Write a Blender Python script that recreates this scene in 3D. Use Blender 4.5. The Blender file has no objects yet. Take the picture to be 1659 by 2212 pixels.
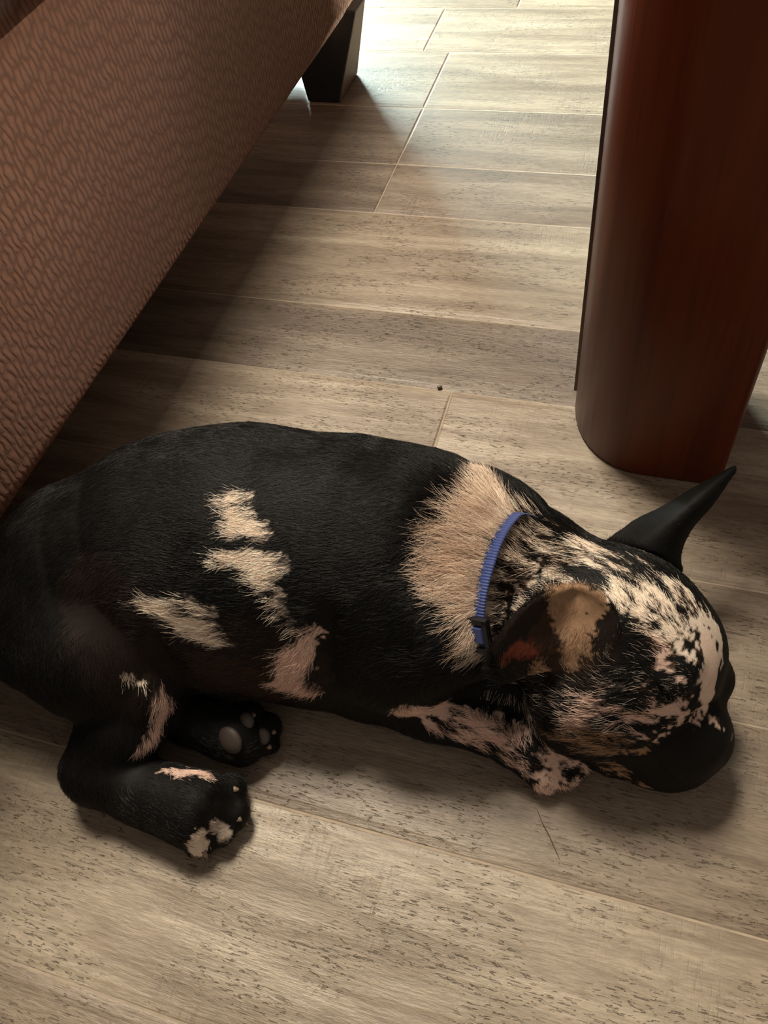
import bpy, math, random
import numpy as np

random.seed(4); rng = np.random.default_rng(7)
scene = bpy.context.scene
COL = scene.collection

# ------------------------------------------------------------------ camera
CAM_H = .55
cam = bpy.data.cameras.new('camera'); cam_ob = bpy.data.objects.new('camera', cam); COL.objects.link(cam_ob)
cam.sensor_fit = 'VERTICAL'; cam.sensor_height = 24.0; cam.lens = 24.0*1747.20/2212.0
cam.clip_start = .02; cam.clip_end = 60
from mathutils import Matrix, Vector
R_ = [(0.953872, 0.276845, -0.116122), (0.161299, -0.798835, -0.579522), (-0.253200, 0.534060, -0.806641)]
cam_ob.matrix_world = Matrix(((R_[0][0], -R_[1][0], -R_[2][0], 0), (R_[0][1], -R_[1][1], -R_[2][1], 0), (R_[0][2], -R_[1][2], -R_[2][2], CAM_H), (0, 0, 0, 1)))
cam.dof.use_dof = False
scene.camera = cam_ob

# ------------------------------------------------------------------ world, lamps, exposure
w = bpy.data.worlds.new('room_light'); scene.world = w; w.use_nodes = True
bg = w.node_tree.nodes['Background']; bg.inputs[0].default_value = (1.0, .84, .71, 1); bg.inputs[1].default_value = .30

def area(name, loc, target, sx, sy, power, col, spread=180):
    l = bpy.data.lights.new(name, 'AREA'); l.shape = 'RECTANGLE'; l.size = sx; l.size_y = sy; l.energy = power; l.color = col; l.spread = math.radians(spread)
    o = bpy.data.objects.new(name, l); COL.objects.link(o); o.location = loc
    o.rotation_euler = (Vector(target)-Vector(loc)).to_track_quat('-Z', 'Y').to_euler()
    return o
area('window_daylight', (-2.9, 3.7, 1.35), (.1, .9, 0), 2.0, 1.5, 1050, (.78, 1.0, .96))
area('ceiling_lamp', (-.70, 1.15, 2.3), (0, .4, 0), .6, .6, 88, (1.0, .89, .73))
scene.view_settings.view_transform = 'Standard'; scene.view_settings.look = 'None'
scene.view_settings.exposure = 0.0; scene.view_settings.gamma = 1.0; scene.view_settings.use_curve_mapping = False
scene.cycles.max_bounces = 6; scene.cycles.use_denoising = True
try: scene.cycles_curves.shape = 'RIBBONS'
except Exception: pass

# ------------------------------------------------------------------ helpers
def tag(o, label=None, cat=None, group=None, kind=None):
    for k, v in (('label', label), ('category', cat), ('group', group), ('kind', kind)):
        if v: o[k] = v
    return o
def empty(name, loc=(0, 0, 0)):
    o = bpy.data.objects.new(name, None); COL.objects.link(o); o.location = loc; o.empty_display_size = .05
    return o
def mesh_ob(name, verts, faces, mat, parent=None, smooth=True, world=True):
    """one mesh object; vertices in world metres"""
    me = bpy.data.meshes.new(name)
    me.from_pydata([tuple(v) for v in verts], [], [tuple(f) for f in faces])
    if smooth: me.polygons.foreach_set('use_smooth', [True]*len(me.polygons))
    me.materials.append(mat); me.update()
    o = bpy.data.objects.new(name, me); COL.objects.link(o)
    if parent:
        o.parent = parent
        q = parent; off = Vector((0, 0, 0))
        while q: off += q.location; q = q.parent
        o.location = -off
    return o
def loft(rings, cap=True, closed=True):
    """quads between rings of equal count"""
    m = len(rings[0]); V = [p for r in rings for p in r]; Fc = []
    for i in range(len(rings)-1):
        for j in range(m if closed else m-1):
            k = (j+1) % m
            Fc.append((i*m+j, i*m+k, (i+1)*m+k, (i+1)*m+j))
    if cap:
        Fc.append(tuple(range(m-1, -1, -1))); Fc.append(tuple((len(rings)-1)*m+j for j in range(m)))
    return V, Fc
def tube(pts, radii, m=8):
    pts = [np.array(p, float) for p in pts]; rings = []
    for i, p in enumerate(pts):
        t = pts[min(i+1, len(pts)-1)]-pts[max(i-1, 0)]; t /= np.linalg.norm(t)
        a = np.cross(t, (0, 0, 1) if abs(t[2]) < .9 else (1, 0, 0)); a /= np.linalg.norm(a); b = np.cross(t, a)
        rings.append([p+radii[i]*(math.cos(2*math.pi*k/m)*a+math.sin(2*math.pi*k/m)*b) for k in range(m)])
    return loft(rings)
def rounded_box(lo, hi, r, n=4):
    """box with rounded vertical section in x-z, swept along y, rounded ends"""
    def sec(ins):
        out = []
        x0, x1, z0, z1 = lo[0]+ins, hi[0]-ins, lo[2]+ins, hi[2]-ins; rr = max(r-ins, 1e-4)
        for cx, cz, a0 in ((x1-rr, z1-rr, 0), (x0+rr, z1-rr, 90), (x0+rr, z0+rr, 180), (x1-rr, z0+rr, 270)):
            for k in range(n+1):
                a = math.radians(a0+90*k/n); out.append((cx+rr*math.cos(a), cz+rr*math.sin(a)))
        return out
    rings = []
    for k in range(n+1):
        a = math.pi/2*k/n; rings.append([(x, lo[1]+r*(1-math.sin(a)), z) for x, z in sec(r*(1-math.cos(math.pi/2-a)))]) if False else rings.append([(x, lo[1]+r*(1-math.sin(a)), z) for x, z in sec(r*(1-math.sin(math.acos(1-math.sin(a)))))])
    for k in range(n+1):
        a = math.pi/2*(n-k)/n; rings.append([(x, hi[1]-r*(1-math.sin(a)), z) for x, z in sec(r*(1-math.sin(math.acos(1-math.sin(a)))))])
    return loft(rings)

class Nodes:
    def __init__(s, name):
        s.m = bpy.data.materials.new(name); s.m.use_nodes = True; s.t = s.m.node_tree; s.t.nodes.clear()
        s.out = s.t.nodes.new('ShaderNodeOutputMaterial')
    def n(s, typ, ins={}, **kw):
        o = s.t.nodes.new(typ)
        for k, v in kw.items(): setattr(o, k, v)
        for k, v in ins.items(): s.put(o.inputs[k], v)
        return o
    def put(s, sock, v):
        if hasattr(v, 'bl_idname') and 'Socket' in v.bl_idname: s.t.links.new(v, sock)
        elif isinstance(v, tuple) and len(v) == 3 and sock.type == 'RGBA': sock.default_value = (*v, 1)
        else: sock.default_value = v
    def math(s, op, a, b=0., c=0.):
        return s.n('ShaderNodeMath', {0: a, 1: b, 2: c}, operation=op).outputs[0]
    def noise(s, vec, scale, detail=3., rough=.55, dist=0.):
        return s.n('ShaderNodeTexNoise', {'Vector': vec, 'Scale': scale, 'Detail': detail, 'Roughness': rough, 'Distortion': dist}).outputs[0]
    def ramp(s, v, a, b, lo=0., hi=1.):
        return s.n('ShaderNodeMapRange', {0: v, 1: a, 2: b, 3: lo, 4: hi}, interpolation_type='SMOOTHSTEP').outputs[0]
    def mix(s, f, a, b):
        o = s.n('ShaderNodeMix', data_type='RGBA'); s.put(o.inputs[0], f); s.put(o.inputs[6], a); s.put(o.inputs[7], b); return o.outputs[2]
    def mapping(s, vec, scale=(1, 1, 1), loc=(0, 0, 0), rot=(0, 0, 0)):
        return s.n('ShaderNodeMapping', {0: vec, 1: loc, 2: rot, 3: scale}).outputs[0]
    def bump(s, h, strength, dist, normal=None):
        o = s.n('ShaderNodeBump', {'Strength': strength, 'Distance': dist, 'Height': h})
        if normal is not None: s.put(o.inputs['Normal'], normal)
        return o.outputs[0]
    def bsdf(s, col, rough, normal=None, **kw):
        b = s.n('ShaderNodeBsdfPrincipled', {'Base Color': col, 'Roughness': rough})
        if normal is not None: s.put(b.inputs['Normal'], normal)
        for k, v in kw.items(): s.put(b.inputs[k.replace('_', ' ')], v)
        s.t.links.new(b.outputs[0], s.out.inputs[0]); return s.m

def plain(name, col, rough, **kw):
    s = Nodes(name); p = s.n('ShaderNodeTexCoord').outputs['Object']
    k = s.noise(p, 60., 4.)
    return s.bsdf(s.mix(s.ramp(k, .3, .7), tuple(c*.85 for c in col), tuple(min(c*1.1, 1) for c in col)), rough, s.bump(s.noise(p, 900., 2.), .15, .0006), **kw)

# ------------------------------------------------------------------ materials of the room
def plank_material():
    s = Nodes('wood_look_tile')
    geo = s.n('ShaderNodeNewGeometry').outputs['Position']
    info = s.n('ShaderNodeObjectInfo')
    rnd = info.outputs['Random']
    shift = s.n('ShaderNodeCombineXYZ', {0: s.math('MULTIPLY', rnd, 7.), 1: s.math('MULTIPLY', rnd, 3.), 2: s.math('MULTIPLY', rnd, 11.)}).outputs[0]
    p = s.n('ShaderNodeVectorMath', {0: geo, 1: shift}, operation='ADD').outputs[0]
    grain = s.noise(s.mapping(p, (7, 60, 20)), 1., 6., .62, .6)
    band = s.noise(s.mapping(p, (2.2, 17, 5)), 1., 3., .5, .8)
    fine = s.noise(s.mapping(p, (90, 620, 100)), 1., 3., .6)
    cross = s.noise(s.mapping(p, (480, 60, 100)), 1., 3., .6)
    cloud = s.noise(s.mapping(p, (9, 9, 9)), 1., 3., .5)
    # short pores along the grain
    pores = s.noise(s.mapping(p, (150, 760, 90)), 1., 3., .55, .5)
    pore = s.ramp(pores, .60, .66)
    pore = s.math('MULTIPLY', pore, s.ramp(s.noise(s.mapping(p, (14, 26, 10)), 1., 2.), .42, .58))
    brush = s.math('MULTIPLY', s.ramp(cross, .50, .75), s.ramp(cloud, .48, .62))
    tone = info.outputs['Color']
    c = s.mix(s.ramp(grain, .32, .68), (.70, .66, .62), (1.12, 1.13, 1.12))
    c2 = s.mix(s.ramp(band, .35, .68), (.74, .70, .66), (1.12, 1.12, 1.1))
    m1 = s.n('ShaderNodeVectorMath', {0: c, 1: c2}, operation='MULTIPLY').outputs[0]
    m2 = s.n('ShaderNodeVectorMath', {0: m1, 1: tone}, operation='MULTIPLY').outputs[0]
    fm = s.mix(s.ramp(fine, .35, .65), (.86, .86, .86), (1.1, 1.1, 1.1))
    m3 = s.n('ShaderNodeVectorMath', {0: m2, 1: fm}, operation='MULTIPLY').outputs[0]
    m4 = s.mix(s.math('MULTIPLY', pore, .62), m3, (.07, .05, .04))
    m5 = s.mix(s.math('MULTIPLY', brush, .42), m4, (.12, .09, .075))
    h = s.math('ADD', s.math('MULTIPLY', fine, .5), s.math('MULTIPLY', grain, .5))
    h = s.math('SUBTRACT', h, s.math('MULTIPLY', pore, .9))
    h = s.math('SUBTRACT', h, s.math('MULTIPLY', brush, .12))
    rough = s.n('ShaderNodeMapRange', {0: grain, 1: .3, 2: .7, 3: .52, 4: .38}).outputs[0]
    return s.bsdf(m5, rough, s.bump(h, .8, .0011), Specular_IOR_Level=.45)
def fabric_material():
    s = Nodes('woven_brown_fabric')
    p = s.n('ShaderNodeTexCoord').outputs['Object']
    sep = s.n('ShaderNodeSeparateXYZ', {0: p})
    wob = s.noise(p, 55., 2.); wob2 = s.noise(p, 240., 2.)
    u = s.math('ADD', s.math('ADD', sep.outputs[1], s.math('MULTIPLY', sep.outputs[0], 1.)), s.math('MULTIPLY', wob, .011))
    v = s.math('ADD', sep.outputs[2], s.math('MULTIPLY', wob2, .005))
    U = s.math('DIVIDE', u, .0058)
    colm = s.math('FLOOR', U); a = s.math('FRACT', U)
    V_ = s.math('ADD', s.math('DIVIDE', v, .0150), s.math('MULTIPLY', s.n('ShaderNodeTexWhiteNoise', {'W': colm}, noise_dimensions='1D').outputs[0], 1.))
    b = s.math('FRACT', V_)
    bell = lambda x: s.math('MULTIPLY', s.math('MULTIPLY', x, s.math('SUBTRACT', 1., x)), 4.)
    h = s.math('MULTIPLY', bell(a), s.math('ADD', .12, s.math('MULTIPLY', bell(b), .88)))
    h2 = s.math('ADD', h, s.math('MULTIPLY', s.noise(s.mapping(p, (900, 900, 250)), 1., 2.), .45))
    big = s.noise(p, 9., 3.)
    c = s.mix(s.ramp(big, .3, .7), (.165, .072, .042), (.200, .096, .063))
    c = s.mix(s.ramp(h2, .15, 1.1), (.100, .040, .021), c)
    return s.bsdf(c, .92, s.bump(h2, .42, .0015), Sheen_Weight=.03, Sheen_Roughness=.5, Sheen_Tint=(1.0, .8, .72), Specular_IOR_Level=.08)
def wood_material():
    s = Nodes('red_brown_varnished_wood')
    p = s.n('ShaderNodeTexCoord').outputs['Object']
    g = s.noise(s.mapping(p, (26, 26, 1.6)), 1., 5., .6, .4)
    g2 = s.noise(s.mapping(p, (220, 220, 7)), 1., 3., .6)
    c = s.mix(s.ramp(g, .3, .7), (.075, .0115, .0032), (.125, .024, .006))
    c = s.mix(s.math('MULTIPLY', s.ramp(g2, .5, .7), .35), c, (.035, .008, .004))
    return s.bsdf(c, .42, s.bump(g2, .06, .0004), Coat_Weight=.06, Coat_Roughness=.1, Specular_IOR_Level=.2)
M_PLANK = plank_material(); M_FABRIC = fabric_material(); M_WOOD = wood_material()
M_GROUT = plain('sandy_grout', (.36, .29, .215), .9)
M_DARKLEG = plain('black_lacquered_leg', (.012, .013, .014), .45)
M_LEGSIDE = plain('brown_leg_side', (.16, .10, .065), .5)
M_STRIP = plain('dark_edge_strip', (.11, .07, .05), .35)

# ------------------------------------------------------------------ floor: every plank is its own piece
H_ = .55
flo = mesh_ob('floor', [(-3.2, -.9, -.0009), (2.2, -.9, -.0009), (2.2, 4.2, -.0009), (-3.2, 4.2, -.0009), (-3.2, -.9, -.03), (2.2, -.9, -.03), (2.2, 4.2, -.03), (-3.2, 4.2, -.03)],
              [(0, 1, 2, 3), (7, 6, 5, 4), (0, 4, 5, 1), (1, 5, 6, 2), (2, 6, 7, 3), (3, 7, 4, 0)], M_GROUT, smooth=False)
tag(flo, 'wood look tiled floor of taupe planks with sandy joints', kind='structure')
G_ = .0007
def plank(x0, x1, y0, y1, tone):
    x0 += G_; x1 -= G_; y0 += G_; y1 -= G_
    c1, d1, c2, d2 = .0046, .0013, .0010, .00030; e = .22
    V = []
    for ins, z in ((0, -.008), (0, -.0009), (c2*.8, -.0006), (c1, -d2), (c1+.0016, 0.)):
        V += [(x0+ins*e, y0+ins, z), (x1-ins*e, y0+ins, z), (x1-ins*e, y1-ins, z), (x0+ins*e, y1-ins, z)]
    Fc = [(4*i+j, 4*i+(j+1) % 4, 4*i+4+(j+1) % 4, 4*i+4+j) for i in range(4) for j in range(4)]+[(16, 17, 18, 19)]
    o = mesh_ob('plank', V, Fc, M_PLANK, flo, smooth=False)
    o.color = (*tone, 1)
    return o
TA, TB, TC, TD = (.305, .251, .192), (.262, .213, .162), (.205, .164, .128), (.335, .281, .214)
edges = [-1.46, -1.22, -.985, -.75, -.51, -.275, -.035, .207, .444, .699, .927, 1.107, 1.40, 1.578, 1.812, 2.08, 2.32, 2.56, 2.80, 3.04, 3.28, 3.52, 3.76, 4.0, 4.24, 4.5, 4.75, 5.0, 5.25, 5.5]
tones = {-.275: TB, -.035: TD, .207: TB, .444: TB, .699: TA, .927: TC, 1.107: TA, 1.40: TC, 1.578: TC, 1.812: TB, 2.08: TA}
joint = {1.40: -.55, 1.578: -.55, 1.812: -.55, .699: -.27, .444: -.26, -.035: .62, .207: -1.1, .927: .75, 1.107: -1.35, -.275: -.9}
for y0, y1 in zip(edges[:-1], edges[1:]):
    j = joint.get(y0, 1.0+.5*random.random()); t0 = tones.get(y0)
    xs = [j+1.75*k for k in range(-4, 4)]
    for x0, x1 in zip(xs[:-1], xs[1:]):
        x0 = max(x0, -3.1/H_); x1 = min(x1, 2.1/H_)
        if x1-x0 < .1: continue
        a, b = y0, y1
        if y0 == .699 and x0 > -.5: a = .637
        if y0 == .444 and x0 > -.5: b = .637
        t = t0 or random.choice((TA, TB, TC, TD)); f = random.uniform(.94, 1.06)
        plank(x0*H_, x1*H_, a*H_, b*H_, tuple(c*f for c in t))

# ------------------------------------------------------------------ sofa
FX = -.760*H_; SB = .162*H_; ST = .635*H_
Y0, Y1 = -.75, 1.115
sofa = tag(empty('sofa', (FX-.4, .2, 0)), 'brown woven fabric sofa standing on dark tapered legs', 'sofa')
V, Fc = rounded_box((FX-.05, Y0, SB), (FX, Y1, ST), .022); mesh_ob('front_panel', V, Fc, M_FABRIC, sofa)
V, Fc = rounded_box((FX-.80, Y0, SB+.01), (FX-.05, Y1, ST-.02), .02); mesh_ob('base', V, Fc, M_FABRIC, sofa)
for k in range(2):
    a = Y0+.19+k*.75
    V, Fc = rounded_box((FX-.66, a, ST-.015), (FX-.004, a+.745, ST+.10), .05); mesh_ob('seat_cushion', V, Fc, M_FABRIC, sofa)
V, Fc = rounded_box((FX-.84, Y0, ST-.05), (FX-.62, Y1, ST+.44), .07); mesh_ob('backrest', V, Fc, M_FABRIC, sofa)
for a in (Y0, Y1-.185):
    V, Fc = rounded_box((FX-.78, a, ST-.02), (FX-.012, a+.18, ST+.22), .05); mesh_ob('armrest', V, Fc, M_FABRIC, sofa)
def sofa_leg(cx, cy, side):
    """tapered block leg: black faces, brown outer side"""
    hx0, hx1, hy0, hy1 = cx-.046, cx, cy-.077, cy
    tx0, tx1, ty0, ty1 = cx-.075, cx+.028*side, cy-.045, cy-.004
    V = [(hx0, hy0, 0), (hx1, hy0, 0), (hx1, hy1, 0), (hx0, hy1, 0), (tx0, ty0, SB+.012), (tx1, ty0, SB+.012), (tx1, ty1, SB+.012), (tx0, ty1, SB+.012)]
    return V, [(3, 2, 1, 0), (4, 5, 6, 7), (0, 1, 5, 4), (1, 2, 6, 5), (2, 3, 7, 6), (3, 0, 4, 7)]
for cx, cy in ((-.791*H_, 1.972*H_), (-.775*H_, -.55), (FX-.70, 1.972*H_), (FX-.70, -.55)):
    V, Fc = sofa_leg(cx, cy, 1 if cx > FX-.3 else 0)
    o = mesh_ob('leg', V, Fc, M_DARKLEG, sofa, smooth=False)
    o.data.materials.append(M_LEGSIDE); o.data.polygons[3].material_index = 1
    b = o.modifiers.new('bevel', 'BEVEL'); b.width = .0025; b.segments = 2

V, Fc = rounded_box((FX-.82, Y0, .012), (FX-.77, Y1-.02, ST), .01); mesh_ob('rear_light_block', V, Fc, M_FABRIC, sofa)  # unseen skirt, added to keep window light from passing under the sofa
V, Fc = rounded_box((FX-.62, Y1-.075, .012), (FX-.098, Y1-.045, ST-.03), .01); mesh_ob('side_light_block', V, Fc, M_FABRIC, sofa)  # unseen too: added at the far end to cut window glare beside the leg
sofa.rotation_euler = (0, 0, -math.radians(1.1))

# ------------------------------------------------------------------ table, one leg in view
tab = tag(empty('dining_table', (.06, .5, 0)), 'table on thick rounded red brown varnished wooden legs', 'table')
def leg_section(ox, oy):
    pts = []
    x0, x1, y0, y1 = -.036+ox, .0905+ox, .4425+oy, .575+oy
    for cx, cy, a0, r in ((x1-.006, y0+.006, -90, .006), (x1-.02, y1-.02, 0, .02), (x0+.045, y1-.045, 90, .045), (x0+.062, y0+.076, 180, (.062, .076))):
        rx, ry = r if isinstance(r, tuple) else (r, r)
        for k in range(11):
            a = math.radians(a0+9*k); pts.append((cx+rx*math.cos(a), cy+ry*math.sin(a)))
    return pts
for ox, oy in ((0, 0), (1.1, 0), (0, 1.0), (1.1, 1.0)):
    S = leg_section(ox, oy); cx = sum(q[0] for q in S)/len(S); cy = sum(q[1] for q in S)/len(S)
    rings = [[(cx+(x-cx)*k, cy+(y-cy)*k, z) for x, y in S] for z, k in ((0, .985), (.003, 1.), (.25, 1.), (.5, 1.), (.69, 1.))]
    V, Fc = loft(rings); lg = mesh_ob('leg', V, Fc, M_WOOD, tab)
    o = mesh_ob('edge_strip', [(x+ox, y+oy, z) for z in (.018, .69) for x, y in ((-.0382, .512), (-.0355, .512), (-.0355, .530), (-.0382, .530))],
            [(3, 2, 1, 0), (4, 5, 6, 7), (0, 1, 5, 4), (1, 2, 6, 5), (2, 3, 7, 6), (3, 0, 4, 7)], M_STRIP, lg, smooth=False)
V, Fc = rounded_box((-.045, .435, .69), (1.20, 1.58, .725), .012); mesh_ob('tabletop', V, Fc, M_WOOD, tab)

# ------------------------------------------------------------------ body modelling
V3 = lambda *a: np.array(a, dtype=np.float64)

class Field:
    """A signed distance grid that grows one smooth-blended form after another."""
    def __init__(s, lo, hi, h):
        s.h = h; s.lo = np.array(lo, float)
        s.n = np.ceil((np.array(hi, float)-s.lo)/h).astype(int)+1
        s.g = np.full(s.n, 0.05, np.float32)
    def box(s, lo, hi):
        a = np.maximum(np.floor((np.array(lo)-s.lo)/s.h).astype(int), 0)
        b = np.minimum(np.ceil((np.array(hi)-s.lo)/s.h).astype(int)+1, s.n)
        sl = tuple(slice(i, j) for i, j in zip(a, b))
        ax = [np.float32(s.lo[i]+s.h*np.arange(a[i], b[i])) for i in range(3)]
        return sl, ax[0][:, None, None], ax[1][None, :, None], ax[2][None, None, :]
    def blend(s, sl, d, k, cut=False):
        g = s.g[sl]
        if cut:
            e = np.maximum(k-np.abs(g+d), 0)/k
            s.g[sl] = np.maximum(g, -d)+e*e*k*.25
        else:
            e = np.maximum(k-np.abs(g-d), 0)/k
            s.g[sl] = np.minimum(g, d)-e*e*k*.25
    def cone(s, a, ra, b, rb, k=.01, cut=False):
        a = np.array(a, float); b = np.array(b, float)
        m = max(ra, rb)+k+.012
        sl, x, y, z = s.box(np.minimum(a, b)-m, np.maximum(a, b)+m)
        ab = b-a; L = max(ab@ab, 1e-12)
        t = np.clip(((x-a[0])*ab[0]+(y-a[1])*ab[1]+(z-a[2])*ab[2])/L, 0, 1)
        d = np.sqrt((x-a[0]-t*ab[0])**2+(y-a[1]-t*ab[1])**2+(z-a[2]-t*ab[2])**2)-(ra+(rb-ra)*t)
        s.blend(sl, d, k, cut)
    def chain(s, pts, k=.01, cut=False):
        """one limb: tapered cones joined end to end, then blended in once"""
        P_ = np.array([p for p, r in pts], float); m = max(r for p, r in pts)+k+.012
        sl, x, y, z = s.box(P_.min(0)-m, P_.max(0)+m)
        d = np.full(s.g[sl].shape, 1., np.float32)
        for (a, ra), (b, rb) in zip(pts[:-1], pts[1:]):
            a = np.array(a, float); ab = np.array(b, float)-a; L = max(ab@ab, 1e-12)
            t = np.clip(((x-a[0])*ab[0]+(y-a[1])*ab[1]+(z-a[2])*ab[2])/L, 0, 1)
            q = np.sqrt((x-a[0]-t*ab[0])**2+(y-a[1]-t*ab[1])**2+(z-a[2]-t*ab[2])**2)-(ra+(rb-ra)*t)
            e = np.maximum(.012-np.abs(q-d), 0)/.012
            d = np.minimum(q, d)-e*e*.0012
        s.blend(sl, d, k, cut)
    def ell(s, c, rad, fwd, up, k=.01, cut=False):
        """ellipsoid: rad along forward, left and up"""
        c = np.array(c, float); F = np.array(fwd, float); F /= np.linalg.norm(F)
        U = np.array(up, float); U -= F*(F@U); U /= np.linalg.norm(U); Lf = np.cross(U, F)
        m = max(rad)+k+.012
        sl, x, y, z = s.box(c-m, c+m)
        x = x-c[0]; y = y-c[1]; z = z-c[2]
        q = [(x*A[0]+y*A[1]+z*A[2]) for A in (F, Lf, U)]
        k0 = np.sqrt(sum((q[i]/rad[i])**2 for i in range(3)))
        k1 = np.sqrt(sum((q[i]/rad[i]**2)**2 for i in range(3)))+1e-9
        s.blend(sl, (k0*(k0-1)/k1).astype(np.float32), k, cut)
    def cloud(s, pts, r, k=.004):
        """thin skin round a sheet of points (ears)"""
        pts = np.array(pts, np.float32); r = np.broadcast_to(np.float32(r), (len(pts),))
        m = r.max()+k+.006
        sl, x, y, z = s.box(pts.min(0)-m, pts.max(0)+m)
        d = np.full(s.g[sl].shape, 1., np.float32)
        X = np.broadcast_to(x, d.shape); Y = np.broadcast_to(y, d.shape); Z = np.broadcast_to(z, d.shape)
        for p, q in zip(pts, r):
            a = np.maximum(np.floor((p-m-s.lo)/s.h).astype(int)-[q_.start for q_ in sl], 0)
            b = np.ceil((p+m-s.lo)/s.h).astype(int)+1-[q_.start for q_ in sl]
            w = tuple(slice(i, max(j, i)) for i, j in zip(a, b))
            np.minimum(d[w], np.sqrt((X[w]-p[0])**2+(Y[w]-p[1])**2+(Z[w]-p[2])**2)-q, out=d[w])
        s.blend(sl, d, k)
    def mesh(s):
        """surface nets -> vertices, quads"""
        g = s.g; n = s.n
        inside = g < 0
        cs = np.zeros(np.array(n)-1, np.int8)
        for i in (0, 1):
            for j in (0, 1):
                for k in (0, 1):
                    cs += inside[i:n[0]-1+i, j:n[1]-1+j, k:n[2]-1+k]
        act = np.argwhere((cs > 0) & (cs < 8))
        idx = np.full(cs.shape, -1, np.int64); idx[tuple(act.T)] = np.arange(len(act))
        acc = np.zeros((len(act), 3)); cnt = np.zeros(len(act))
        corners = [(i, j, k) for i in (0, 1) for j in (0, 1) for k in (0, 1)]
        for a in corners:
            for ax in range(3):
                if a[ax]: continue
                b = list(a); b[ax] = 1
                ga = g[tuple((act+a).T)]; gb = g[tuple((act+b).T)]
                m = (ga < 0) != (gb < 0)
                t = np.where(m, ga/np.where(m, ga-gb, 1), 0)
                p = np.tile(np.array(a, float), (len(act), 1)); p[:, ax] += t
                acc[m] += p[m]; cnt[m] += 1
        v = s.lo+s.h*(act+acc/cnt[:, None])
        quads = []
        for ax in range(3):
            o1, o2 = [(1, 2), (2, 0), (0, 1)][ax]
            sl0 = [slice(None)]*3; sl1 = [slice(None)]*3
            sl0[ax] = slice(0, -1); sl1[ax] = slice(1, None)
            A = inside[tuple(sl0)]; B = inside[tuple(sl1)]
            e = np.argwhere(A != B)
            e = e[(e[:, o1] > 0) & (e[:, o2] > 0) & (e[:, o1] < n[o1]-1) & (e[:, o2] < n[o2]-1)]
            q = []
            for d1, d2 in ((1, 1), (0, 1), (0, 0), (1, 0)):
                c = e.copy(); c[:, o1] -= d1; c[:, o2] -= d2
                q.append(idx[tuple(c.T)])
            q = np.stack(q, 1)
            flip = ~A[tuple(e.T)]
            q[flip] = q[flip][:, ::-1]
            quads.append(q)
        return v, np.concatenate(quads)

def smooth(v, q, it=3, lam=.5):
    e = np.concatenate([q[:, [0, 1]], q[:, [1, 2]], q[:, [2, 3]], q[:, [3, 0]]])
    for i in range(it):
        for l in (lam, -lam*1.04):
            acc = np.zeros_like(v); c = np.zeros(len(v))
            for a, b in ((0, 1), (1, 0)):
                for ax in range(3):
                    acc[:, ax] += np.bincount(e[:, a], v[e[:, b], ax], len(v))
                c += np.bincount(e[:, a], minlength=len(v))
            v = v+l*(acc/np.maximum(c, 1)[:, None]-v)
    return v

def normals(v, q):
    n = np.cross(v[q[:, 2]]-v[q[:, 0]], v[q[:, 3]]-v[q[:, 1]])
    out = np.zeros_like(v)
    for i in range(4):
        for ax in range(3):
            out[:, ax] += np.bincount(q[:, i], n[:, ax], len(v))
    return out/np.maximum(np.linalg.norm(out, axis=1), 1e-12)[:, None]

def ear_sheet(rows):
    """rows of (left, mid, right) points from base to tip -> dense sheet of points"""
    rows = np.array(rows, float); out = []
    m = len(rows)
    for t in np.linspace(0, m-1, 44):
        i = min(int(t), m-2); f = t-i
        # Catmull-Rom along the ear
        p0 = rows[max(i-1, 0)]; p1 = rows[i]; p2 = rows[i+1]; p3 = rows[min(i+2, m-1)]
        r = .5*(2*p1+(p2-p0)*f+(2*p0-5*p1+4*p2-p3)*f*f+(3*p1-p0-3*p2+p3)*f**3)
        for s in np.linspace(0, 1, 34):
            a = r[0]*2*(s-.5)*(s-1)-r[1]*4*s*(s-1)+r[2]*2*s*(s-.5)
            out.append(a)
    return np.array(out)

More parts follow.
